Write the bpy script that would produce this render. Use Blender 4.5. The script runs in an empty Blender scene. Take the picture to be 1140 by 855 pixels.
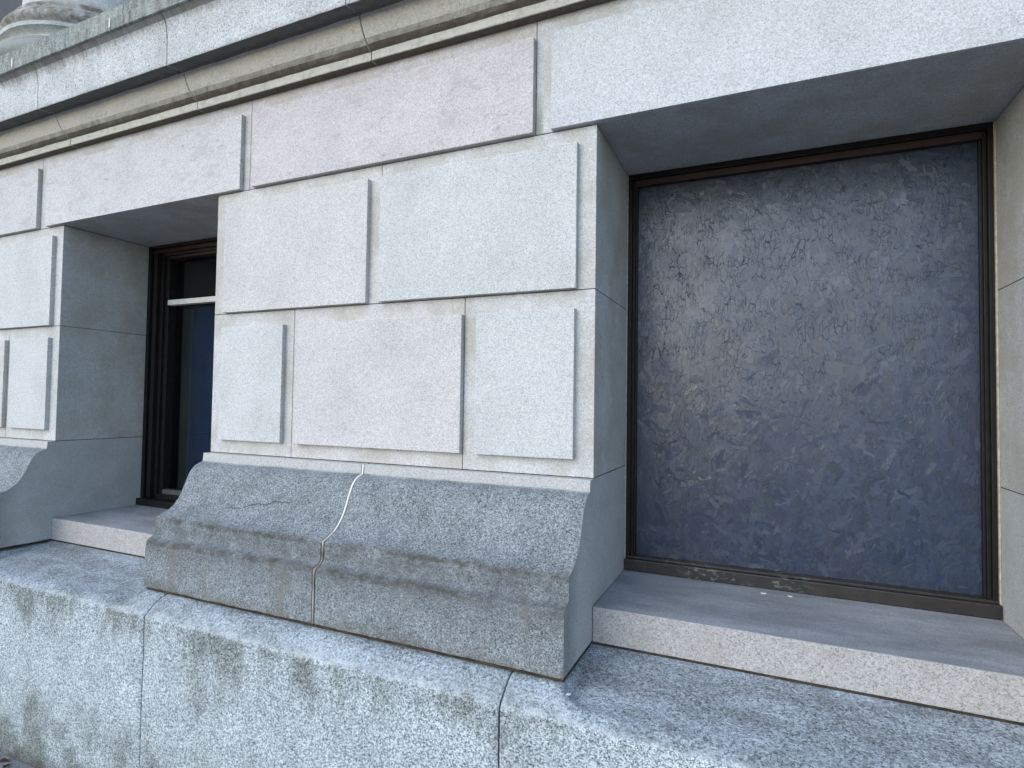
import bpy, bmesh, math, random
from mathutils import Vector, Matrix, noise
R = random.Random(7)
C = bpy.context.scene.collection
sc = bpy.context.scene

# ------------------------------------------------------------------ camera
F = 635.16
cam_d = bpy.data.cameras.new('camera'); cam = bpy.data.objects.new('camera', cam_d); C.objects.link(cam)
r = Vector((0.91375381, 0.40600151, 0.01472215)); u = Vector((-0.00048845, -0.03513961, 0.99938229))
w = Vector((-0.40626805, 0.91319657, 0.03191064))
M = Matrix((r, u, -w)).transposed().to_4x4(); M.translation = Vector((0, -2, 0))
cam.matrix_world = M
cam_d.sensor_width = 36; cam_d.lens = F / 1140 * 36; cam_d.clip_end = 2000; cam_d.clip_start = 0.02
sc.camera = cam

# ------------------------------------------------------------------ node helpers
class NT:
    def __init__(s, name):
        s.m = bpy.data.materials.new(name); s.m.use_nodes = True
        s.t = s.m.node_tree; s.b = s.t.nodes['Principled BSDF']
        s.pos = s.n('ShaderNodeNewGeometry').outputs['Position']
        s.geo = s.pos.node
    def n(s, typ, **k):
        nd = s.t.nodes.new(typ)
        for a, v in k.items(): setattr(nd, a, v)
        return nd
    def l(s, a, b): s.t.links.new(a, b)
    def put(s, sock, v):
        if hasattr(v, 'is_linked') or isinstance(v, bpy.types.NodeSocket): s.l(v, sock)
        elif isinstance(v, (tuple, list)): sock.default_value = (*v, 1) if len(v) == 3 and sock.type == 'RGBA' else v
        else: sock.default_value = v
    def scalepos(s, sx, sy, sz, off=(0, 0, 0), rot=(0, 0, 0)):
        m = s.n('ShaderNodeMapping'); s.l(s.pos, m.inputs[0]); m.inputs['Scale'].default_value = (sx, sy, sz)
        m.inputs['Location'].default_value = off; m.inputs['Rotation'].default_value = rot
        return m.outputs[0]
    def noise(s, scale, detail=2, rough=.5, vec=None, dist=0):
        x = s.n('ShaderNodeTexNoise'); s.l(vec or s.pos, x.inputs['Vector'])
        x.inputs['Scale'].default_value = scale; x.inputs['Detail'].default_value = detail
        x.inputs['Roughness'].default_value = rough; x.inputs['Distortion'].default_value = dist
        return x.outputs['Fac']
    def cell(s, scale, vec=None):
        x = s.n('ShaderNodeTexVoronoi'); s.l(vec or s.pos, x.inputs['Vector']); x.inputs['Scale'].default_value = scale
        sp = s.n('ShaderNodeSeparateColor'); s.l(x.outputs['Color'], sp.inputs[0]); return sp.outputs[0]
    def ramp(s, fac, stops, interp='LINEAR'):
        x = s.n('ShaderNodeValToRGB'); s.l(fac, x.inputs[0]); cr = x.color_ramp; cr.interpolation = interp
        while len(cr.elements) < len(stops): cr.elements.new(.5)
        for e, (p, c) in zip(cr.elements, stops):
            e.position = p; e.color = (*c, 1) if isinstance(c, (tuple, list)) else (c, c, c, 1)
        return x.outputs[0]
    def mix(s, f, a, b, mode='MIX'):
        x = s.n('ShaderNodeMix', data_type='RGBA', blend_type=mode)
        s.put(x.inputs[0], f); s.put(x.inputs[6], a); s.put(x.inputs[7], b); return x.outputs[2]
    def math(s, op, a, b=0., c=None, clamp=False):
        x = s.n('ShaderNodeMath', operation=op, use_clamp=clamp); s.put(x.inputs[0], a); s.put(x.inputs[1], b)
        if c is not None: s.put(x.inputs[2], c)
        return x.outputs[0]
    def mr(s, v, a, b, c=0., d=1., t='LINEAR'):
        x = s.n('ShaderNodeMapRange', interpolation_type=t); s.put(x.inputs[0], v)
        for i, q in enumerate((a, b, c, d)): x.inputs[i + 1].default_value = q
        return x.outputs[0]
    def xyz(s, v=None):
        x = s.n('ShaderNodeSeparateXYZ'); s.l(v or s.pos, x.inputs[0]); return x.outputs
    def bump(s, h, strength, dist, prev=None):
        x = s.n('ShaderNodeBump'); s.l(h, x.inputs['Height']); x.inputs['Strength'].default_value = strength
        x.inputs['Distance'].default_value = dist
        if prev: s.l(prev, x.inputs['Normal'])
        return x.outputs[0]
    def out(s, col, rough=.85, normal=None, spec=.3, metal=0):
        s.put(s.b.inputs['Base Color'], col); s.put(s.b.inputs['Roughness'], rough)
        s.b.inputs['Specular IOR Level'].default_value = spec; s.b.inputs['Metallic'].default_value = metal
        if normal: s.l(normal, s.b.inputs['Normal'])
        return s.m

def grains(t, dark, mid, light, dk=.18, lt=.78, sc1=210, sc2=420):
    """crystal grains: two sizes of cells, constant colour per grain"""
    c1 = t.ramp(t.cell(sc1), [(0, dark), (dk, dark), (dk + .08, mid), (lt - .1, mid), (lt, light), (1, light)])
    c2 = t.ramp(t.cell(sc2), [(0, dark), (dk * .8, dark), (dk + .1, mid), (lt, light)])
    return t.mix(t.noise(90, 2), c1, c2)

# ---- pale smooth dressed stone
def pale_stone(name, pits=False):
    t = NT(name)
    info = t.n('ShaderNodeObjectInfo')
    g = grains(t, (.35, .348, .345), (.515, .513, .508), (.64, .638, .633), .22, .72, 250, 440)
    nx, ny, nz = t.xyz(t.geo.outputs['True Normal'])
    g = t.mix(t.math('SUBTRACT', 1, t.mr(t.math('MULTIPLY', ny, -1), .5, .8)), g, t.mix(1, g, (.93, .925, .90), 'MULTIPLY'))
    big = t.ramp(t.noise(3.2, 5, .6), [(.3, .90), (.5, 1.0), (.72, 1.05)])
    c = t.mix(1, g, big, 'MULTIPLY')
    c = t.mix(1, c, info.outputs['Color'], 'MULTIPLY')
    # grime on the drafted margins and edges: faint ochre/grey mottling
    mot = t.ramp(t.noise(30, 5, .65), [(.56, 0.), (.75, .5)])
    c = t.mix(t.math('MULTIPLY', mot, .2), c, (.33, .31, .27))
    x, y, z = t.xyz()
    # drafted margin is a little warmer and stained where water sits
    mar = t.mr(y, -.016, -.008)
    band = t.math('MULTIPLY', mar, t.ramp(t.noise(5, 4, .7), [(.42, 0.), (.62, .55)]))
    c = t.mix(band, c, (.36, .33, .27))
    fleck = t.ramp(t.cell(110), [(0, 1.), (.008, 1.), (.012, 0.)])
    fleck = t.math('MULTIPLY', fleck, t.ramp(t.noise(300, 1), [(.5, 0.), (.62, .5)]))
    c = t.mix(fleck, c, (.12, .11, .10))
    if pits:
        v = t.noise(7, 6, .7, vec=t.scalepos(1, 1, 2.6, rot=(0, .35, 0)), dist=.6)
        c = t.mix(t.ramp(v, [(.52, 0.), (.70, .6)]), c, (.38, .33, .32))
        p = t.ramp(t.noise(22, 3, .6, vec=t.scalepos(1, 1, 1.7, rot=(0, .5, 0))), [(.64, 0.), (.74, .6)])
        c = t.mix(p, c, (.24, .21, .20))
    ms = t.math('MULTIPLY', t.mr(t.math('ABSOLUTE', t.math('ADD', x, .792)), .022, .006), t.mr(t.math('ADD', z, t.math('MULTIPLY', t.noise(30, 3), .08)), 1.24, 1.12))
    c = t.mix(t.math('MULTIPLY', t.math('MULTIPLY', t.math('MULTIPLY', ms, t.mr(z, 1.020, 1.024)), mar), .7), c, (.22, .25, .17))
    nb = t.bump(t.noise(260, 3, .6), .25, .0015)
    nb = t.bump(t.noise(14, 4), .12, .004, nb)
    return t.out(c, .82, nb, .25)

# ---- jamb faces: same stone rubbed finer
def jamb_stone(name='jamb_stone'): pass

def base_granite(name):
    """moulded base stones: weathered bluish granite in front, cleaner sawn sides, pale top fillet"""
    t = NT(name)
    x, y, z = t.xyz(); nx, ny, nz = t.xyz(t.geo.outputs['True Normal'])
    g = grains(t, (.045, .056, .062), (.175, .20, .214), (.36, .39, .41), .22, .84, 210, 400)
    g = t.mix(1, g, t.ramp(t.noise(9, 5, .65), [(.3, .78), (.7, 1.15)]), 'MULTIPLY')
    # brown soiling along the two fillets under the curve
    wob = t.math('MULTIPLY', t.math('SUBTRACT', t.noise(9, 4, .7), .5), .10)
    zz = t.math('ADD', z, wob)
    m1 = t.math('MULTIPLY', t.mr(zz, -.545, -.575), t.mr(zz, -.74, -.655))
    m1 = t.math('MULTIPLY', m1, t.ramp(t.noise(16, 5, .7), [(.34, .25), (.62, 1.)]))
    g = t.mix(t.math('MULTIPLY', m1, .62), g, t.mix(t.noise(140, 2), (.04, .044, .042), (.14, .15, .15)))
    m2 = t.mr(zz, -.80, -.86)
    g = t.mix(t.math('MULTIPLY', m2, .6), g, (.10, .09, .06))
    drip = t.ramp(t.noise(1, 4, .7, vec=t.scalepos(16, 4, 2.2)), [(.52, 0.), (.68, .55)])
    g = t.mix(t.math('MULTIPLY', drip, t.mr(z, -.60, -.66)), g, (.15, .145, .12))
    for zc in (-.553, -.644):
        ln = t.mr(t.math('ABSOLUTE', t.math('ADD', t.math('SUBTRACT', z, zc), t.math('MULTIPLY', t.math('SUBTRACT', t.noise(30, 4, .7), .5), .03))), .016, .004)
        g = t.mix(t.math('MULTIPLY', ln, t.ramp(t.noise(10, 4, .6), [(.4, .15), (.6, .8)])), g, (.065, .058, .042))
    pit = t.ramp(t.noise(75, 3, .6), [(.62, 0.), (.68, .7)])
    pit = t.math('MULTIPLY', pit, t.math('MULTIPLY', t.mr(z, -.36, -.50), t.mr(z, -.70, -.60)))
    g = t.mix(pit, g, (.05, .05, .045))
    ck = t.math('ABSOLUTE', t.math('ADD', t.math('SUBTRACT', t.math('ADD', z, .452), t.math('MULTIPLY', t.math('ADD', x, 1.95), .16)), t.math('MULTIPLY', t.math('SUBTRACT', t.noise(9, 6, .7), .5), .07)))
    ck = t.math('MULTIPLY', t.mr(ck, .0035, .001), t.math('MULTIPLY', t.mr(x, -2.25, -2.15), t.mr(x, -1.75, -1.85)))
    g = t.mix(t.math('MULTIPLY', ck, .8), g, (.05, .05, .045))
    # side faces
    s = grains(t, (.32, .325, .32), (.44, .445, .435), (.52, .525, .515), .15, .82, 230, 420)
    s = t.mix(1, s, t.ramp(t.noise(6, 4, .6), [(.3, .9), (.7, 1.07)]), 'MULTIPLY')
    sw = t.math('MULTIPLY', t.mr(t.math('ADD', y, wob), -.16, -.27), .75)
    s = t.mix(sw, s, grains(t, (.10, .11, .11), (.20, .21, .21), (.33, .34, .34), .2, .84, 190, 380))
    side = t.mr(t.math('ABSOLUTE', nx), .6, .8)
    c = t.mix(side, g, s)
    # pale fillet at the very top (sheltered, unsoiled) - follows the arris raggedly
    fil = t.math('MULTIPLY', t.mr(t.math('ADD', z, t.math('MULTIPLY', wob, .12)), -.316, -.309), t.math('SUBTRACT', 1, side))
    c = t.mix(fil, c, grains(t, (.26, .26, .25), (.43, .43, .42), (.55, .55, .54), .16, .8, 260, 480))
    nb = t.bump(t.noise(230, 3, .65), .5, .0025)
    nb = t.bump(t.noise(45, 4, .6), .35, .004, nb)
    return t.out(c, .85, nb, .25)

def plinth_granite(name):
    t = NT(name)
    x, y, z = t.xyz(); nx, ny, nz = t.xyz(t.geo.outputs['True Normal'])
    g = grains(t, (.05, .066, .075), (.285, .33, .355), (.64, .72, .76), .25, .68, 210, 390)
    g = t.mix(1, g, t.ramp(t.noise(7, 5, .6), [(.3, .84), (.7, 1.12)]), 'MULTIPLY')
    # streaks that run down from the worn top edge
    st = t.noise(1, 5, .75, vec=t.scalepos(10, 1, 2.2)); st2 = t.noise(1, 3, .6, vec=t.scalepos(2.6, 1, 1.2, off=(3, 0, 0)))
    reach = t.math('ADD', t.mr(st, .3, .7, .05, .5), t.mr(st2, .3, .7, .0, .55))     # ~.55
    depth = t.mr(z, -.925, -1.30)                    # 0 at the edge .. 1
    hit = t.mr(t.math('SUBTRACT', reach, t.math('MULTIPLY', depth, .42)), .34, .62)
    hit = t.math('MULTIPLY', hit, t.mr(z, -.905, -.94))
    dirt = t.mix(t.noise(170, 2), (.07, .072, .055), (.215, .22, .185))
    g = t.mix(t.math('MULTIPLY', hit, t.ramp(t.noise(60, 3, .7), [(.3, .35), (.65, 1.)])), g, t.mix(1, g, (.36, .36, .31), 'MULTIPLY'))
    # soiling blotches low on the face, heavier to the left end
    lowm = t.mr(t.math('ADD', z, t.math('MULTIPLY', t.noise(3, 5, .7), .9)), -.85, -1.16)
    bl = t.math('MULTIPLY', lowm, t.math('MULTIPLY', t.ramp(t.noise(4.5, 5, .68), [(.38, 0.), (.54, 1.)]), t.mr(x, -1.2, -2.6, .45, 1.)))
    g = t.mix(bl, g, t.mix(1, g, (.44, .45, .40), 'MULTIPLY'))
    foot = t.mr(t.math('ADD', z, t.math('MULTIPLY', t.noise(12, 3), .10)), -1.62, -1.70)
    g = t.mix(t.math('MULTIPLY', foot, .85), g, (.045, .04, .032))
    # top wash: grey film, paler scoured band near the edge
    up = t.mr(nz, .5, .8)
    film = grains(t, (.06, .073, .078), (.19, .218, .235), (.40, .44, .465), .24, .76, 150, 330)
    pale = t.ramp(t.noise(1, 5, .65, vec=t.scalepos(3.0, 9, 1)), [(.40, 0.), (.62, 1.)])
    top = t.mix(t.math('MULTIPLY', pale, .8), film, grains(t, (.11, .135, .15), (.33, .385, .43), (.56, .63, .69), .2, .7, 150, 330))
    dk = t.ramp(t.noise(1, 5, .7, vec=t.scalepos(4.5, 7, 1, off=(8, 2, 0))), [(.52, 0.), (.68, .4)])
    top = t.mix(dk, top, (.085, .09, .085))
    c = t.mix(up, g, top)
    edge = t.math('MULTIPLY', t.mr(z, -.935, -.915), t.mr(y, -.375, -.39))
    c = t.mix(t.math('MULTIPLY', t.math('MULTIPLY', edge, t.ramp(t.noise(20, 4), [(.4, 0.), (.6, 1.)])), .6), c, (.58, .62, .62))
    nb = t.bump(t.noise(170, 3, .7), .7, .004)
    nb = t.bump(t.noise(40, 4, .6), .5, .006, nb)
    return t.out(c, .8, nb, .3)

def sill_stone(name):
    t = NT(name); x, y, z = t.xyz(); nx, ny, nz = t.xyz(t.geo.outputs['True Normal'])
    f = grains(t, (.19, .185, .18), (.37, .36, .355), (.50, .49, .48), .18, .84, 210, 400)
    f = t.mix(t.ramp(t.noise(8, 4, .6), [(.45, 0.), (.7, .35)]), f, (.30, .27, .24))
    top = grains(t, (.18, .19, .20), (.26, .28, .30), (.35, .37, .39), .12, .86, 280, 480)
    wipe = t.ramp(t.noise(1, 5, .65, vec=t.scalepos(2.6, 8, 1, rot=(0, 0, -.12))), [(.38, .78), (.6, 1.1), (.7, 1.22)])
    top = t.mix(1, top, wipe, 'MULTIPLY')
    c = t.mix(t.mr(nz, .4, .8), f, top)
    nb = t.bump(t.noise(240, 3, .6), .35, .002)
    return t.out(c, .8, nb, .3)

def cornice_mat(name, kind):
    t = NT(name); x, y, z = t.xyz(); nx, ny, nz = t.xyz(t.geo.outputs['True Normal'])
    if kind == 'fascia':
        g = grains(t, (.22, .23, .235), (.50, .515, .52), (.66, .675, .68), .16, .78, 170, 340)
        g = t.mix(1, g, t.ramp(t.noise(5, 5, .6), [(.3, .8), (.7, 1.12)]), 'MULTIPLY')
        st = t.noise(1, 5, .75, vec=t.scalepos(42, 1, 2.0)); st2 = t.noise(2.2, 3)
        d = t.mr(z, 1.842, 1.66)
        hit = t.mr(t.math('SUBTRACT', t.math('ADD', t.math('MULTIPLY', st, .7), t.math('MULTIPLY', st2, .35)), t.math('MULTIPLY', d, .75)), .30, .62)
        g = t.mix(t.math('MULTIPLY', hit, .8), g, (.10, .088, .075))
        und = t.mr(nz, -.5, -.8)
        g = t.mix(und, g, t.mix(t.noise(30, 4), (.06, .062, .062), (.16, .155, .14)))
        nb = t.bump(t.noise(130, 3, .7), .6, .004)
    elif kind == 'ovolo':
        g = grains(t, (.58, .53, .44), (.78, .73, .64), (.84, .80, .72), .14, .82, 200, 400)
        g = t.mix(t.ramp(t.noise(6, 5, .65), [(.35, 0.), (.65, .7)]), g, (.68, .66, .60))
        pit = t.ramp(t.noise(70, 4, .65, dist=.5), [(.60, 0.), (.70, .6)])
        pit = t.math('MULTIPLY', pit, t.mr(x, -3.2, -1.6))
        g = t.mix(pit, g, (.27, .22, .16))
        lip = t.math('MULTIPLY', t.mr(z, 1.512, 1.506), t.mr(nz, -.6, -.3))
        g = t.mix(t.math('MULTIPLY', lip, .85), g, t.mix(t.ramp(t.noise(24, 4, .6), [(.5, 0.), (.65, .6)]), (.66, .65, .59), (.45, .43, .34)))
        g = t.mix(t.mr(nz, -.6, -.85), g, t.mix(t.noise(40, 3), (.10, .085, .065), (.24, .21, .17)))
        nb = t.bump(t.noise(45, 5, .65, dist=.4), 1., .016)
        nb = t.bump(t.noise(220, 2), .4, .002, nb)
    else:
        g = grains(t, (.09, .11, .10), (.27, .30, .285), (.44, .47, .45), .2, .8, 160, 320)
        st = t.noise(1, 5, .7, vec=t.scalepos(30, 1, 2.0))
        g = t.mix(t.ramp(st, [(.42, 0.), (.62, .75)]), g, (.095, .105, .09))
        g = t.mix(t.ramp(t.noise(9, 4), [(.5, 0.), (.7, .5)]), g, (.33, .34, .30))
        nb = t.bump(t.noise(120, 3, .7), .5, .003)
    return t.out(g, .88, nb, .2)

def col_mat(name):
    t = NT(name); x, y, z = t.xyz()
    g = grains(t, (.33, .34, .33), (.48, .49, .47), (.58, .59, .57), .15, .8, 120, 260)
    st = t.noise(1, 5, .7, vec=t.scalepos(14, 14, 3)); g = t.mix(t.ramp(st, [(.45, 0.), (.7, .5)]), g, (.27, .29, .25))
    m = t.math('MULTIPLY', t.mr(z, 2.56, 2.48), t.mr(z, 2.315, 2.36))
    g = t.mix(t.math('MULTIPLY', m, t.ramp(t.noise(14, 4, .7), [(.35, .2), (.6, 1.)])), g, (.17, .15, .125))
    low = t.mr(z, 2.25, 2.20); g = t.mix(t.math('MULTIPLY', low, .7), g, (.20, .215, .20))
    return t.out(g, .85, t.bump(t.noise(60, 4), .3, .004), .2)

def plain(name, col, rough=.7, spec=.3, var=.15, scale=40, bump=.2, metal=0):
    t = NT(name); n = t.noise(scale, 4, .6)
    a = tuple(c * (1 - var) for c in col); b = tuple(c * (1 + var) for c in col)
    return t.out(t.mix(t.ramp(n, [(.3, 0.), (.7, 1.)]), a, b), rough, t.bump(t.noise(scale * 4, 3), bump, .001), spec, metal)

PALE = pale_stone('dressed_limestone'); VEIN = pale_stone('veined_limestone', True)
BASE = base_granite('weathered_base_granite'); PLIN = plinth_granite('speckled_plinth_granite')
SILL = sill_stone('sill_granite')
FASC = cornice_mat('cornice_fascia_stone', 'fascia'); OVO = cornice_mat('cornice_ovolo_stone', 'ovolo'); COPE = cornice_mat('coping_stone', 'cope')
COLM = col_mat('column_stone')
MORT = plain('grey_mortar', (.16, .155, .145), .95, .1, .35, 30, .5)
DMORT = plain('dirty_mortar', (.055, .045, .035), .95, .1, .5, 25, .6)
FRAME = plain('dark_bronze_paint', (.010, .009, .009), .5, .25, .35, 30, .15)
REDW = plain('worn_reddish_wood', (.032, .018, .014), .55, .4, .4, 22, .3)
WHITE = plain('offwhite_paint', (.62, .62, .58), .6, .3, .12, 30, .2)
CAULK = plain('cream_caulk', (.42, .39, .30), .7, .3, .3, 60, .4)

def two_jamb():
    """sawn side faces of piers: greyer than the tooled front"""
    t = NT('sawn_pier_stone')
    return t
def sealant_mat():
    t = NT('joint_sealant'); x, y, z = t.xyz()
    n = t.noise(22, 4, .7)
    v = t.math('ADD', z, t.math('MULTIPLY', t.math('SUBTRACT', n, .5), .12))
    c = t.ramp(t.mr(v, -.86, -.30), [(0, (.17, .155, .13)), (.2, (.33, .31, .28)), (.3, (.16, .14, .115)), (.38, (.30, .28, .24)), (.46, (.12, .09, .065)), (.54, (.30, .27, .22)), (.6, (.6, .6, .56)), (1, (.72, .72, .68))])
    return t.out(c, .6, t.bump(n, .5, .003), .3)
SEAL = sealant_mat()

def rail_mat():
    t = NT('bronze_rail_with_paint_scuffs'); x, y, z = t.xyz()
    sc_ = t.ramp(t.noise(55, 4, .7, vec=t.scalepos(.6, 1, 1.2)), [(.55, 0.), (.61, 1.)])
    near = t.math('MULTIPLY', t.mr(x, .20, -.05), t.ramp(t.noise(6, 3), [(.45, 0.), (.6, 1.)]))
    n = t.ramp(t.noise(14, 4, .6), [(.3, 0.), (.7, 1.)])
    c = t.mix(n, (.012, .012, .012), (.03, .026, .024))
    c = t.mix(t.math('MULTIPLY', sc_, near), c, (.18, .21, .21))
    return t.out(c, .45, t.bump(t.noise(90, 3), .3, .001), .5)
RAIL = rail_mat()

def osb_mat():
    t = NT('painted_strand_board')
    at = t.n('ShaderNodeAttribute', attribute_name='strand', attribute_type='GEOMETRY')
    v = at.outputs['Fac']
    x, y, z = t.xyz()
    c = t.ramp(v, [(0, (.004, .006, .012)), (.2, (.012, .024, .050)), (.5, (.014, .030, .068)), (.85, (.021, .038, .080)), (1, (.048, .060, .095))])
    warm = t.ramp(t.noise(2.2, 4, .6), [(.5, 0.), (.72, .4)])
    c = t.mix(warm, c, (.034, .036, .052))
    seam = t.noise(160, 3, .6, vec=t.scalepos(1, 1, .35))
    c = t.mix(t.ramp(seam, [(.62, 0.), (.7, .5)]), c, (.015, .016, .02))
    ro = t.math('ADD', t.math('MULTIPLY', v, .12), t.ramp(t.noise(8, 4), [(.3, .23), (.7, .33)]))
    wv = t.n('ShaderNodeVectorMath', operation='MULTIPLY_ADD'); nz_ = t.n('ShaderNodeTexNoise'); nz_.inputs['Scale'].default_value = 14; nz_.inputs['Detail'].default_value = 4
    t.l(t.pos, nz_.inputs['Vector']); t.l(nz_.outputs['Color'], wv.inputs[0]); wv.inputs[1].default_value = (.05, 0, .05); t.l(t.pos, wv.inputs[2])
    lines = []
    for sx, sz, ro_, of in ((60, 13, .3, 0), (66, 15, -.45, 3), (46, 22, .9, 7)):
        mp = t.n('ShaderNodeMapping', vector_type='TEXTURE' if False else 'POINT'); t.l(wv.outputs[0], mp.inputs[0]); mp.inputs['Rotation'].default_value = (0, ro_, 0); mp.inputs['Scale'].default_value = (sx, 1, sz); mp.inputs['Location'].default_value = (of, 0, of)
        vo = t.n('ShaderNodeTexVoronoi', feature='DISTANCE_TO_EDGE'); t.l(mp.outputs[0], vo.inputs['Vector']); vo.inputs['Scale'].default_value = 1
        k_ = t.mr(vo.outputs['Distance'], .035, .01)
        k_ = t.math('MULTIPLY', k_, t.ramp(t.noise(11, 3, .6, vec=t.scalepos(1, 1, 1, off=(of, 0, 2))), [(.47, 0.), (.6, 1.)]))
        lines.append(k_)
    ln = t.math('MAXIMUM', t.math('MAXIMUM', lines[0], lines[1]), lines[2])
    c = t.mix(t.math('MULTIPLY', ln, .4), c, (.006, .007, .009))
    ro = t.math('ADD', ro, t.math('MULTIPLY', ln, .4))
    nb = t.bump(t.noise(1, 4, .6, vec=t.scalepos(120, 120, 40)), .25, .0012)
    nb = t.bump(t.math('SUBTRACT', 1, ln), .25, .001, nb)
    return t.out(c, ro, nb, .75)
OSB = osb_mat()

def pavement_mat():
    t = NT('pavement'); g = grains(t, (.10, .105, .11), (.19, .20, .21), (.28, .29, .30), .2, .8, 120, 260)
    g = t.mix(1, g, t.ramp(t.noise(2.5, 5, .6), [(.3, .75), (.7, 1.15)]), 'MULTIPLY')
    return t.out(g, .85, t.bump(t.noise(120, 3), .5, .003), .3)

# ------------------------------------------------------------------ mesh helpers
class MB:
    def __init__(s): s.bm = bmesh.new()
    def box(s, x0, x1, y0, y1, z0, z1, bev=0., seg=2):
        g = bmesh.ops.create_cube(s.bm, size=1)
        vs = g['verts']
        for v in vs:
            v.co = Vector(((x0 + x1) / 2 + v.co.x * (x1 - x0), (y0 + y1) / 2 + v.co.y * (y1 - y0), (z0 + z1) / 2 + v.co.z * (z1 - z0)))
        if bev:
            es = list({e for v in vs for e in v.link_edges})
            bmesh.ops.bevel(s.bm, geom=es, offset=bev, segments=seg, affect='EDGES', profile=.6)
        return s
    def prism(s, x0, x1, prof, dx=.02, amp=None, dp=.02, closed=True):
        """profile (y,z) swept along x with a fine grid; amp(y,z)->noise amplitude"""
        P = []
        n = len(prof)
        for i in range(n if closed else n - 1):
            a = prof[i]; b = prof[(i + 1) % n]; L = math.hypot(b[0] - a[0], b[1] - a[1])
            k = max(1, min(60, int(L / dp)))
            for j in range(k): P.append((a[0] + (b[0] - a[0]) * j / k, a[1] + (b[1] - a[1]) * j / k))
        if not closed: P.append(prof[-1])
        nx = max(1, int(abs(x1 - x0) / dx)); rows = []
        for i in range(nx + 1):
            x = x0 + (x1 - x0) * i / nx; row = []
            for (y, z) in P:
                a = amp(y, z) if amp else 0
                d = Vector((0, 0, 0))
                if a:
                    q = Vector((x, y, z))
                    d = (noise.noise_vector(q * 28) * .6 + noise.noise_vector(q * 9)) * a
                    if i in (0, nx): d.x = 0; 
                    else: d.x *= .3
                row.append(s.bm.verts.new(Vector((x, y, z)) + d))
            rows.append(row)
        m = len(P)
        for i in range(nx):
            for j in range(m if closed else m - 1):
                k = (j + 1) % m
                s.bm.faces.new((rows[i][j], rows[i][k], rows[i + 1][k], rows[i + 1][j]))
        if closed:
            s.bm.faces.new(rows[0][::-1]); s.bm.faces.new(rows[-1])
        return s
    def build(s, name, mat, parent=None, smooth=False, col=None, angle=35):
        bmesh.ops.recalc_face_normals(s.bm, faces=s.bm.faces)
        me = bpy.data.meshes.new(name)
        if parent is not None: bmesh.ops.translate(s.bm, verts=s.bm.verts, vec=-parent.location)
        s.bm.to_mesh(me); s.bm.free()
        if smooth:
            me.polygons.foreach_set('use_smooth', [True] * len(me.polygons)); me.set_sharp_from_angle(angle=math.radians(angle))
        me.materials.append(mat)
        o = bpy.data.objects.new(name, me); C.objects.link(o); o.parent = parent
        if col: o.color = (*col, 1)
        return o
def tag(o, label=None, cat=None, group=None, kind=None):
    if label: o['label'] = label
    if cat: o['category'] = cat
    if group: o['group'] = group
    if kind: o['kind'] = kind
    return o
def empty(name, loc, label, cat, group=None):
    o = bpy.data.objects.new(name, None); C.objects.link(o); o.location = loc; o.empty_display_size = .1
    return tag(o, label, cat, group)

# ------------------------------------------------------------------ dimensions (metres)
GZ = -1.755
XA, XB = -.5645, -2.5300
Z0, Z1, Z2 = 1.0221, .4165, -.2693
ZS, ZB = -.7215, -.8515
RD = .517; PJ = -.0235
SH = [-3.2815, 0, 3.2735]
PINK = (1.005, .985, .985); BLUE = (.99, 1.01, 1.015); WARM = (1.01, 1.0, .98); NEU = (1, 1, 1.01)

def wear(m, a=.0012):
    # cut the long faces finer and let the arrises waver by about a millimetre
    es = [e for e in m.bm.edges if e.calc_length() > .12]
    bmesh.ops.subdivide_edges(m.bm, edges=es, cuts=24, use_grid_fill=True)
    for v in m.bm.verts:
        if v.co.y < .1 and v.co.y > PJ - .01:
            q = v.co * 22; n_ = noise.noise_vector(q)
            chip = max(0, noise.noise(v.co * 34) - .42) * .010
            if v.link_faces and max(f.calc_area() for f in v.link_faces) >= 0 and any(abs(f.normal.y) < .9 for f in v.link_faces):
                v.co.y += n_.y * a * .5 + chip
                v.co.z += n_.z * a * .5
def ashlar(t, x0, x1, z0, z1, px0, px1, pz0, pz1, col, mat=PALE, depth=.62, name='ashlar_block'):
    m = MB(); g = .0014
    m.box(x0 + g if x0 not in EDGE else x0, x1 - g if x1 not in EDGE else x1, 0, depth, z0 + g, z1 - g, .0018, 2)
    m.box(px0, px1, PJ, .004, pz0, pz1, .0022, 2)
    wear(m)
    return m.build(name, mat, t, col=col)
EDGE = set()

# ------------------------------------------------------------------ piers
pier_labels = ['pale stone pier left of the narrow glazed window, cut by the photo edge',
               'broad pale stone pier with five raised panels between the two windows',
               'pale stone jamb of the pier right of the boarded window']
ogee = [(-.0420, -.3115), (-.060, -.3170), (-.080, -.3260), (-.098, -.3420), (-.113, -.3640), (-.125, -.3900), (-.137, -.4200), (-.150, -.4500),
        (-.165, -.4760), (-.184, -.4990), (-.206, -.5180), (-.232, -.5320), (-.262, -.5430)]
bprof = [(.62, -.2712), (-.0385, -.2712), (-.0425, -.3095)] + ogee + [(-.2685, -.5480), (-.2705, -.6120), (-.2760, -.6230), (-.2900, -.6330), (-.3080, -.6400), (-.3135, -.6480), (-.3140, -.8430), (.62, -.8430)]
def bamp(y, z):
    if y > -.03 or z > -.32: return 0.0006 if y < .0 else 0
    if -.68 < z < -.53: return .0058
    return .0018
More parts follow.
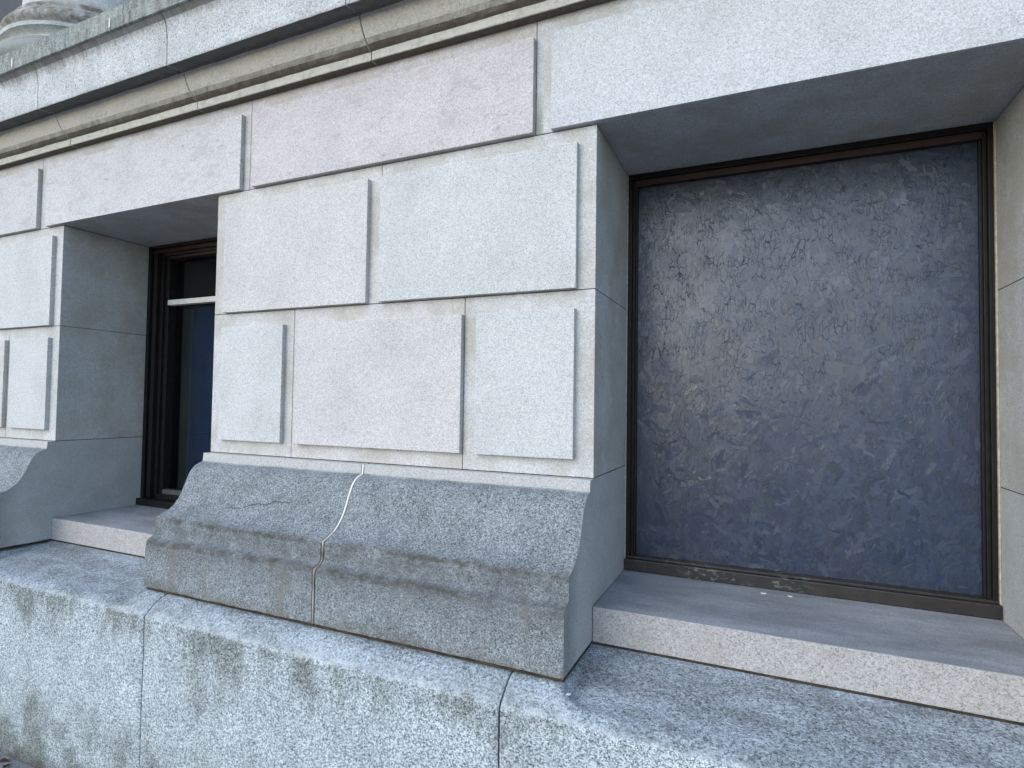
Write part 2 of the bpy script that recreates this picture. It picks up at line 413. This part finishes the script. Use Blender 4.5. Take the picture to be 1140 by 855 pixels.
for pi, dx in enumerate(SH):
    t = empty('masonry_pier', ((XA + XB) / 2 + dx, .3, GZ), pier_labels[pi], 'stone pier', 'stone piers between the windows')
    xa, xb = XA + dx, XB + dx
    EDGE = {xa, xb}
    J1, J2, J3 = -1.5212 + dx, -1.9999 + dx, -1.1004 + dx
    ashlar(t, xb, J1, Z1, Z0, -2.4507 + dx, -1.5777 + dx, .4200, .9615, WARM if pi else NEU)
    ashlar(t, J1, xa, Z1, Z0, -1.5119 + dx, -.6320 + dx, .4200, .9615, BLUE)
    ashlar(t, xb, J2, Z2, Z1, -2.4540 + dx, -2.0485 + dx, -.2038, .3463, BLUE)
    ashlar(t, J2, J3, Z2, Z1, -1.9666 + dx, -1.1025 + dx, -.2038, .3463, PINK)
    ashlar(t, J3, xa, Z2, Z1, -1.0381 + dx, -.6357 + dx, -.2038, .3463, BLUE)
    # mortar seen in the open joints
    m = MB(); q = .004
    m.box(xb + q, xa - q, q, .6, Z2 - .004, Z0 + .003)
    m.box(xb + q, xa - q, q, .6, -.86, Z2 - .0045)
    m.box(xb + .003, xa - .003, -.304, .6, -.8575, -.8425)
    m.build('mortar_joint', MORT if False else DMORT, t)
    JM = -1.5565 + dx
    for a, b in ((xb, JM - .0088), (JM + .0088, xa)):
        MB().prism(a, b, bprof, dx=.012, amp=bamp, dp=.011).build('moulded_base_stone', BASE, t, smooth=True, angle=32)
    # sealant bead in the joint between the two base stones
    m = MB(); sp = [(y - .0014, z) for (y, z) in bprof[1:-1]]
    inner = [(y + .03, z) for (y, z) in sp[::-1]]
    m.prism(JM - .0038, JM + .0038, sp + inner, dx=.004, amp=lambda y, z: .0012, dp=.01)
    m.build('joint_sealant', SEAL, t, smooth=True)

# ------------------------------------------------------------------ lintel course
def lintel(x0, x1, px0, px1, label, col, mat):
    global EDGE
    EDGE = set()
    t = empty('lintel_stone', ((x0 + x1) / 2, .3, Z0), label, 'stone block', 'long stones of the course above the windows')
    m = MB(); g = .0014
    m.box(x0 + g, x1 - g, 0, .62, Z0 + .0018, 1.4690, .0018)
    m.build('stone_body', mat, t, col=col)
    m = MB(); m.box(px0, px1, PJ, -.0002, Z0 + .003, 1.3976, .0022)
    m.build('raised_panel', mat, t, col=col)
    return t
lintel(-5.60, -4.0885, -5.55, -4.0915, 'pale stone block at the far left end of the course above the windows', NEU, VEIN)
lintel(-4.0885, -2.3144, -3.9990, -2.3557, 'veined pale lintel stone spanning the narrow glazed window', NEU, VEIN)
lintel(-2.3144, -.8060, -2.2770, -.8093, 'pinkish veined stone block above the broad middle pier', (1.0, .96, .975), VEIN)
lintel(-.8060, .9700, -.7367, .9200, 'bluish white lintel stone spanning the boarded window', (.99, 1.02, 1.05), PALE)
lintel(.9700, 2.4700, 1.02, 2.46, 'pale stone block right of the lintel over the boarded window', NEU, PALE)
m = MB(); m.box(-5.58, 2.45, .004, .6, Z0 + .0035, 1.475); o = m.build('mortar_joint', DMORT)
tag(o, 'dark thin mortar between the long stones above the windows', 'mortar')

# ------------------------------------------------------------------ cornice
ct = empty('stone_cornice', (-1.5, .3, 1.47), 'projecting stone cornice with grey fascia over a tan rounded moulding', 'cornice')
CJ = [-5.9, -4.817, -3.7308, -2.6475, -1.5597, -.472, .616, 1.70, 2.6]
lipp = [(.5, 1.4690), (-.0400, 1.4690), (-.0425, 1.4715), (-.0430, 1.5075)]
ovolo = [(-.0460, 1.5085), (-.0570, 1.5125), (-.0720, 1.5220), (-.0880, 1.5380), (-.1020, 1.5580), (-.1130, 1.5800), (-.1210, 1.6010), (-.1270, 1.6140), (-.1360, 1.6185), (.5, 1.6185)]
fas = [(.5, 1.6190), (-.1370, 1.6190), (-.1450, 1.6150), (-.2020, 1.6040), (-.2110, 1.6040), (-.2130, 1.6070), (-.2150, 1.7300), (-.2200, 1.7900), (-.2300, 1.8180), (-.2500, 1.8380), (.5, 1.8380)]
for a, b in zip(CJ[:-1], CJ[1:]):
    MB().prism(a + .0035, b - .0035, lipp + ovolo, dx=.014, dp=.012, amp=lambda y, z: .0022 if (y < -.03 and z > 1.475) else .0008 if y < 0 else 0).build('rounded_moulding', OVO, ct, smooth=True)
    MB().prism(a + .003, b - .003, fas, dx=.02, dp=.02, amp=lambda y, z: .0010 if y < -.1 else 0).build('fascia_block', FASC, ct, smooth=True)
m = MB().prism(CJ[0], CJ[-1], [(.49, 1.480), (-.028, 1.480), (-.028, 1.515), (-.060, 1.525), (-.100, 1.590), (-.115, 1.628), (-.195, 1.615), (-.195, 1.80), (-.215, 1.83), (.49, 1.83)], dx=5, dp=5)
m.build('mortar_joint', DMORT, ct)
KJ = [-5.9, -4.9, -3.90, -3.02, -1.9, -.8, .4, 1.5, 2.6]
cope = [(3.2, 1.8400), (-.2540, 1.8400), (-.2600, 1.8440), (-.2620, 1.8990), (-.2570, 1.9060), (-.2050, 1.9150), (-.2010, 2.0180), (-.1950, 2.0250), (3.2, 2.0250)]
for a, b in zip(KJ[:-1], KJ[1:]):
    MB().prism(a + .002, b - .002, cope, dx=.03, dp=.03, amp=lambda y, z: .0015 if y < -.1 else 0).build('coping_slab', COPE, ct, smooth=True)
for x in (-3.90, -3.02):   # white lime runs at two coping joints
    m = MB(); m.box(x - .006, x + .006, -.2645, -.2610, 1.855, 1.905, .001); m.build('lime_run', WHITE, ct)

# ------------------------------------------------------------------ column on the terrace
CX, CY = -4.35, .50
kt = empty('stone_column', (CX, CY, 2.025), 'huge round stone column foot rising above the cornice at top left', 'column')
def lathe(prof, name, n=96):
    bm = bmesh.new(); rows = []
    for (rr, z) in prof: rows.append([bm.verts.new((CX + rr * math.cos(2 * math.pi * i / n), CY + rr * math.sin(2 * math.pi * i / n), z)) for i in range(n)])
    for a, b in zip(rows[:-1], rows[1:]):
        for i in range(n): bm.faces.new((a[i], a[(i + 1) % n], b[(i + 1) % n], b[i]))
    bm.faces.new(rows[0][::-1]); bm.faces.new(rows[-1])
    m = MB(); m.bm.free(); m.bm = bm
    return m.build(name, COLM, kt, smooth=True, angle=40)
def arc(r0, z0, z1, bulge, n=9):
    return [(r0 + bulge * math.sin(math.pi * i / n), z0 + (z1 - z0) * i / n) for i in range(n + 1)]
lathe([(.60, 2.027)] + arc(.62, 2.03, 2.19, .055) + [(.612, 2.192), (.612, 2.215)] + [(.585, 2.22), (.555, 2.24), (.545, 2.265), (.560, 2.290), (.588, 2.300), (.590, 2.325)] + arc(.545, 2.327, 2.45, .04) + [(.535, 2.452), (.3, 2.455)], 'moulded_foot')
lathe([(.3, 2.456), (.527, 2.456), (.527, 2.49), (.515, 2.50), (.495, 2.52), (.480, 2.56), (.476, 2.62), (.470, 5.2)], 'shaft')
m = MB(); m.box(-14, 6, 3.2, 3.5, 1.0, 7.5, .01)
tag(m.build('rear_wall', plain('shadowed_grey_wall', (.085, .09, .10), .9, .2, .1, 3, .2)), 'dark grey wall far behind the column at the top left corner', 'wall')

# ------------------------------------------------------------------ plinth
pt = empty('stone_plinth', (-1.5, 0, GZ), 'speckled granite plinth running along the foot of the wall', 'plinth')
def sm(t_): t_ = max(0, min(1, t_)); return t_ * t_ * (3 - 2 * t_)
def plinth_top(x, y):
    bay = -.8560 + (y) * .143
    lug = -.8600 if y > -.312 else -.8600 + (y + .312) * .62
    best = 0
    for dx in SH:
        a, b = XB + dx, XA + dx
        wl = .035 + max(0, -.30 - y) * 1.5; 
        if x < (a + b) / 2: d = a - x
        else: d = x - b
        best = max(best, 1 - sm((d + .01) / wl))
    return bay + (max(lug, bay) - bay) * best
ED = -.3975
PX = [-5.65, -4.05, -2.4015, -.7412, .92, 2.5]
for a, b in zip(PX[:-1], PX[1:]):
    bm = bmesh.new(); a += .003; b -= .003
    nx = int((b - a) / .011); rows = []
    ys = [.10, .02] + [-.02 * i for i in range(0, 18)] + [-.352, -.362, -.371, -.379, -.386]
    cor = [(-.3915, -.0035), (-.3955, -.0085), (-.3972, -.016), (-.3978, -.026)]
    zs = [-.945, -.96, -.98, -1.0] + [-1.0 - .03 * i for i in range(1, 26)] + [GZ - .05]
    for i in range(nx + 1):
        x = a + (b - a) * i / nx; e = min(x - a, b - x); row = []
        rnd = max(0, .010 - e) * .5
        for y in ys:
            q = Vector((x, y, 3)); d = noise.noise(q * 30) * .0018 + noise.noise(q * 8) * .003
            lo = (-.352 - y) * .30 if y < -.352 else 0
            row.append(bm.verts.new((x, y, plinth_top(x, y) + (d if y < -.02 else 0) - rnd - max(0, lo) * 1.0)))
        zt = row[-1].co.z
        for (y, dz) in cor:
            q = Vector((x, y, dz)); d = noise.noise(q * 33) * .0035 + noise.noise(q * 10) * .003
            row.append(bm.verts.new((x, y + d + rnd, zt + dz + d)))
        for z in zs:
            q = Vector((x, 5, z)); d = noise.noise(q * 28) * .0014 + noise.noise(q * 6) * .002
            row.append(bm.verts.new((x, ED + d + rnd, z)))
        row.append(bm.verts.new((x, .10, GZ - .05)))
        rows.append(row)
    n = len(rows[0])
    for i in range(nx):
        for j in range(n): bm.faces.new((rows[i][j], rows[i][(j + 1) % n], rows[i + 1][(j + 1) % n], rows[i + 1][j]))
    bm.faces.new(rows[0][::-1]); bm.faces.new(rows[-1])
    mm = MB(); mm.bm.free(); mm.bm = bm
    mm.build('plinth_block', PLIN, pt, smooth=True, angle=50)
m = MB().prism(PX[0], PX[-1], [(.09, -.880), (-.30, -.917), (-.370, -.935), (-.388, -.955), (-.388, GZ - .03), (.09, GZ - .03)], dx=.2, dp=.5)
m.build('mortar_joint', DMORT, pt)

# ------------------------------------------------------------------ window sills
for k, (a, b, lab) in enumerate(((XB + SH[1] - 0, 0, ''), (0, 0, ''))): pass
def sill(x0, x1, label):
    m = MB(); m.box(x0 + .002, x1 - .002, -.002, .60, ZB + .006, ZS, .004, 3)
    o = m.build('window_sill', SILL); tag(o, label, 'window sill', 'stone window sills on the plinth'); return o
XL = XA + SH[0]; XR = XB + SH[2]
s1 = sill(XL, XB, 'short visible stone sill under the narrow glazed window at left')
s2 = sill(XA, XR, 'wide stone sill with pinkish front under the boarded window')
for a, b, lab in ((XL, XB, 'dark thin mortar line under the short stone sill at left'), (XA, XR, 'dark thin mortar line under the wide stone sill')):
    m = MB(); m.box(a + .001, b - .001, .004, .5, -.8590, ZB + .0065); tag(m.build('mortar_bed', DMORT), lab, 'mortar')

# ------------------------------------------------------------------ boarded window
bw = empty('boarded_window', ((XA + XR) / 2, RD, ZS), 'large window opening closed by a dark painted strand board in a bronze frame', 'window')
x0, x1 = XA + .003, XR - .003
zt = Z0 - .001
def side_member(xo, sgn, name):
    m = MB()
    m.box(*sorted((xo, xo + sgn * .018)), RD - .004, RD + .09, ZS + .004, zt, .002)
    m.box(*sorted((xo + sgn * .018, xo + sgn * .030)), RD + .010, RD + .09, ZS + .004, zt - .018, .002)
    return m.build(name, FRAME, bw)
side_member(x0, 1, 'frame_stile'); side_member(x1, -1, 'frame_stile')
m = MB(); m.box(x0 + .018, x1 - .018, RD - .004, RD + .09, zt - .022, zt, .002); m.build('frame_head', FRAME, bw)
m = MB(); m.box(x0 + .030, x1 - .030, RD + .006, RD + .09, zt - .050, zt - .0225, .003); m.build('head_bead', REDW, bw)
for xo, sg in ((x0 + .030, 1), (x1 - .030, -1)):
    m = MB(); m.box(*sorted((xo, xo + sg * .009)), RD + .016, RD + .09, ZS + .06, zt - .051, .002); m.build('side_bead', FRAME, bw)
m = MB(); m.box(x0 + .001, x1 - .001, RD - .030, RD + .09, ZS + .001, ZS + .050, .003)
m.box(x0 + .003, x1 - .003, RD - .014, RD + .09, ZS + .0502, ZS + .060, .002); m.build('bottom_rail', RAIL, bw)
for xo, sg in ((XR - .0005, -1), (XA + .0005, 1)):
    m = MB(); w_ = .006 if sg < 0 else .004
    m.prism(0, 0.001, [(0, 0)] * 3) if False else None
    m.box(*sorted((xo, xo + sg * w_)), RD - .016, RD - .0045, ZS + .003, zt - .001, .002); m.build('caulk_bead', CAULK, bw)
# strand board: real overlapping strands on a sheet
bx0, bx1, bz0, bz1, by = x0 + .034, x1 - .034, ZS + .055, zt - .046, RD + .034
bm = bmesh.new(); lay = bm.faces.layers.float.new('strand')
def face(vs, val):
    f = bm.faces.new(vs); f[lay] = val
f0 = [bm.verts.new(p) for p in ((bx0, by, bz0), (bx1, by, bz0), (bx1, by, bz1), (bx0, by, bz1))]
face(f0, .2)
bk = [bm.verts.new(p) for p in ((bx0, by + .015, bz0), (bx1, by + .015, bz0), (bx1, by + .015, bz1), (bx0, by + .015, bz1))]
for i in range(4): face((f0[i], f0[(i + 1) % 4], bk[(i + 1) % 4], bk[i]), .2)
face(bk[::-1], .2)
RS = random.Random(3)
for k in range(8200):
    L = RS.uniform(.025, .10) * RS.choice((.5, .8, 1)); W = L * RS.uniform(.12, .42)
    cx, cz = RS.uniform(bx0, bx1), RS.uniform(bz0, bz1)
    ang = RS.gauss(math.pi / 2, .75) if RS.random() < .65 else RS.uniform(0, math.pi)
    ca, sa = math.cos(ang), math.sin(ang)
    tilt_l = RS.gauss(0, .010); tilt_w = RS.gauss(0, .031)
    h = RS.uniform(.0003, .0024)
    n1 = RS.uniform(.55, 1); n2 = RS.uniform(.3, .9)
    pts = [(-.5, -.5 * n2), (-.42 * n1, -.5), (.1, -.5 * RS.uniform(.8, 1.1)), (.45, -.4 * n1), (.5, .2 * n2), (.38, .5), (-.1, .5 * RS.uniform(.8, 1.1)), (-.48, .35)]
    vs = []
    ok = True
    for (a, b) in pts:
        a *= L; b *= W
        X = cx + a * ca - b * sa; Z = cz + a * sa + b * ca
        if not (bx0 < X < bx1 and bz0 < Z < bz1): ok = False; break
        vs.append((X, by - h - a * tilt_l - b * tilt_w, Z))
    if ok:
        vv = [bm.verts.new(p) for p in vs]; face(vv, min(1, max(0, RS.gauss(.5, .13))))
        # thin edge skirt gives the strand thickness
        lo = [bm.verts.new((p[0], by + .0004, p[2])) for p in vs]
        for i in range(8): face((vv[i], lo[i], lo[(i + 1) % 8], vv[(i + 1) % 8]), 0.)
me = bpy.data.meshes.new('strand_board'); bmesh.ops.translate(bm, verts=bm.verts, vec=-bw.location); bm.to_mesh(me); bm.free(); me.materials.append(OSB)
ob = bpy.data.objects.new('strand_board', me); C.objects.link(ob); ob.parent = bw

# ------------------------------------------------------------------ glazed window at left
gw = empty('sash_window', ((XL + XB) / 2, RD, ZS), 'narrow view of a dark framed glazed window with a white bar and blue curtain', 'window')
x0, x1 = XL + .003, XB - .003
yb = RD - .002
steps = [(0, .030, 0), (.030, .058, .018), (.058, .092, .002), (.092, .118, .030), (.118, .152, .048)]
for sg, xo in ((1, x0), (-1, x1)):
    m = MB()
    for a, b, d in steps:
        m.box(*sorted((xo + sg * a, xo + sg * b)), yb + d, yb + .14, ZS + .048 + d * .5, zt - (0 if a == 0 else .02 + a * .3), .002)
    m.build('frame_stile', FRAME, gw)
m = MB()
for i, (a, b, d) in enumerate(steps):
    zh = zt - a * .55; m.box(x0 + .031, x1 - .031, yb + d + .001, yb + .14, zh - (b - a) * .55, zh - .0005, .002)
m.build('frame_head', REDW, gw)
m = MB(); m.box(x0, x1, yb - .03, yb + .14, ZS + .001, ZS + .045, .004); m.box(x0 + .12, x1 - .12, yb + .02, yb + .14, ZS + .0455, ZS + .075, .003)
m.build('bottom_rail', FRAME, gw)
m = MB(); m.box(x0 + .153, x1 - .153, yb + .045, yb + .09, ZS + .0755, ZS + .105, .003); m.build('sash_rail', plain('grey_metal_rail', (.10, .10, .10), .4, .5, .2), gw)
m = MB(); m.box(x0 + .153, x1 - .153, yb + .040, yb + .085, .620, .655, .003); m.build('sash_bar', WHITE, gw)
t = NT('window_glass'); t.b.inputs['Transmission Weight'].default_value = 1; t.b.inputs['IOR'].default_value = 1.45
GL = t.out((.75, .8, .8), .02, None, .5)
m = MB(); m.box(x0 + .15, x1 - .15, yb + .100, yb + .104, ZS + .05, zt - .05); m.build('glass_pane', GL, gw)
# curtain: pleated sheet
def pleat(xa, xc, y, z0, z1, amp, per, name, mat):
    bm = bmesh.new(); n = int((xc - xa) / .006); lo = []; hi = []
    for i in range(n + 1):
        x = xa + (xc - xa) * i / n; yy = y + amp * math.sin(x / per * 2 * math.pi) + amp * .4 * math.sin(x / per * 4.1)
        lo.append((x, yy, z0)); hi.append((x, yy, z1))
    vs = [[bm.verts.new(p) for p in row] for row in (lo, hi, [(a, b + .003, c) for a, b, c in hi], [(a, b + .003, c) for a, b, c in lo])]
    for q in range(4):
        A, B = vs[q], vs[(q + 1) % 4]
        for i in range(n): bm.faces.new((A[i], A[i + 1], B[i + 1], B[i]))
    mm = MB(); mm.bm.free(); mm.bm = bm; return mm.build(name, mat, gw, smooth=True)
pleat(-3.655, x1 - .02, yb + .20, ZS, .618, .006, .16, 'blue_curtain', plain('deep_blue_cloth', (.005, .024, .09), .8, .2, .1, 20, .1))
pleat(-3.815, -3.665, yb + .24, ZS, .618, .004, .07, 'reflection_sheet', plain('painted_greenish_reflection', (.09, .12, .105), .8, .2, .1, 20, .1))  # greenish pleated sheet, added to stand in for a reflection in the glass
# dark room behind
m = MB(); dk = plain('dark_room_plaster', (.03, .03, .032), .9, .1)
m.box(x0 - .05, x1 + .05, 1.6, 1.65, -1.2, 1.4); m.box(x0 - .1, x0 - .055, .66, 1.6, -1.2, 1.4); m.box(x1 + .055, x1 + .1, .66, 1.6, -1.2, 1.4)
m.box(x0 - .05, x1 + .05, .66, 1.6, 1.1, 1.15); m.box(x0 - .05, x1 + .05, .66, 1.6, -1.1, -1.05)
o = m.build('room', dk); tag(o, kind='structure')

# ------------------------------------------------------------------ ground
m = MB(); m.bm.free(); m.bm = bmesh.new()
vs = [m.bm.verts.new(p) for p in [(a, b, GZ - .12) for a, b in ((-600, -600), (600, -600), (600, 600), (-600, 600))]]; m.bm.faces.new(vs)
tag(m.build('road', plain('asphalt', (.05, .052, .056), .9, .3, .2, 60, .5)), kind='structure')
m = MB(); m.box(-60, 60, -4.2, 6, GZ - .1, GZ + .0, .0); tag(m.build('pavement', pavement_mat()), kind='structure')
m = MB(); m.box(-60, 60, -4.36, -4.203, GZ - .12, GZ + .0, .01); tag(m.build('kerb', PLIN), kind='structure')
# grit and leaves at the foot of the plinth
LM = plain('dry_leaf', (.13, .07, .035), .8, .2, .4, 60, .3)
spots = [(-3.33, -.432, .4, .016), (-3.27, -.447, 1.9, .012), (-3.36, -.452, 2.7, .011), (-3.22, -.470, .9, .010)]
for i, (x, y, a, s) in enumerate(spots):
    bm = bmesh.new(); n = 10; up = []; 
    for k in range(n):
        th = 2 * math.pi * k / n; rr = s * (1 + .25 * math.cos(3 * th))
        px, py = rr * 1.5 * math.cos(th), rr * .8 * math.sin(th)
        up.append(bm.verts.new((px * math.cos(a) - py * math.sin(a), px * math.sin(a) + py * math.cos(a), .004 + .5 * abs(py))))
    c = bm.verts.new((0, 0, .003))
    for k in range(n): bm.faces.new((up[k], up[(k + 1) % n], c))
    bmesh.ops.solidify(bm, geom=bm.faces[:], thickness=.0008)
    mm = MB(); mm.bm.free(); mm.bm = bm; o = mm.build('dry_leaf', LM); o.location = (x, y, GZ)
    tag(o, 'small brown dry leaf lying on the pavement at the foot of the plinth', 'leaf', 'dry leaves at the foot of the plinth')
# white paint drops
def drop(x, y, z, s, label, ang=0, el=2.0):
    bm = bmesh.new(); n = 18; rim = []; top = []
    for k in range(n):
        th = 2 * math.pi * k / n; q = 1 + .35 * noise.noise(Vector((x * 50 + math.cos(th) * 1.3, math.sin(th) * 1.3, y * 9)))
        a, b = s * el * q * math.cos(th), s * q * math.sin(th)
        X, Y = a * math.cos(ang) - b * math.sin(ang), a * math.sin(ang) + b * math.cos(ang)
        rim.append(bm.verts.new((X, Y, 0))); top.append(bm.verts.new((X * .75, Y * .75, s * .35)))
    for k in range(n): bm.faces.new((rim[k], rim[(k + 1) % n], top[(k + 1) % n], top[k]))
    bm.faces.new(top); bm.faces.new(rim[::-1])
    mm = MB(); mm.bm.free(); mm.bm = bm; o = mm.build('white_splash', WHITE, smooth=True); o.location = (x, y, z)
    tag(o, label, 'paint splash'); return o
drop(-.007, .428, ZS, .0075, 'left of the two small white splashes on the wide sill', .1, 1.6)
drop(.086, .436, ZS, .006, 'right of the two small white splashes on the wide sill', -.3, 1.7)
drop(-.545, -.322, plinth_top(-.545, -.322) + .0005, .0065, 'small white blob on the plinth by the corner of the middle pier', .6, 1.4)

for x, s_, a_ in ((-.625, .0045, .2), (-.592, .004, .9), (-1.549, .005, .4), (-2.395, .005, 1.2), (-2.43, .0035, .2)):
    o = drop(x, -.3185, plinth_top(x, -.3185) + .0008, s_, '', a_, 1.5); o.name = 'mortar_crumb'
    tag(o, 'tiny white mortar crumb in the gap between middle pier and plinth', 'mortar crumb', 'white crumbs along the foot of the middle pier')

# ------------------------------------------------------------------ light
wd = bpy.data.worlds.new('World'); sc.world = wd; wd.use_nodes = True
nt = wd.node_tree; bg = nt.nodes['Background']; sky = nt.nodes.new('ShaderNodeTexSky'); sky.sky_type = 'NISHITA'; sky.sun_disc = False
EL, AZ = 30, 207        # azimuth measured from +Y towards +X
sky.sun_elevation = math.radians(EL); sky.sun_rotation = math.radians(AZ); sky.altitude = 10; sky.air_density = 1.0; sky.dust_density = .6; sky.ozone_density = 1.0
nt.links.new(sky.outputs[0], bg.inputs[0]); bg.inputs[1].default_value = .15
sd = bpy.data.lights.new('sun', 'SUN'); so = bpy.data.objects.new('sun', sd); C.objects.link(so)
sd.energy = .75; sd.angle = math.radians(70); sd.color = (1, .97, .92)
d = Vector((math.sin(math.radians(AZ)) * math.cos(math.radians(EL)), math.cos(math.radians(AZ)) * math.cos(math.radians(EL)), math.sin(math.radians(EL))))
so.rotation_euler = d.to_track_quat('Z', 'Y').to_euler(); so.location = d * 20
vs = sc.view_settings; vs.view_transform = 'Standard'; vs.look = 'None'; vs.exposure = 1.08; vs.gamma = 1; vs.use_curve_mapping = False
sc.cycles.max_bounces = 6; sc.cycles.use_denoising = True
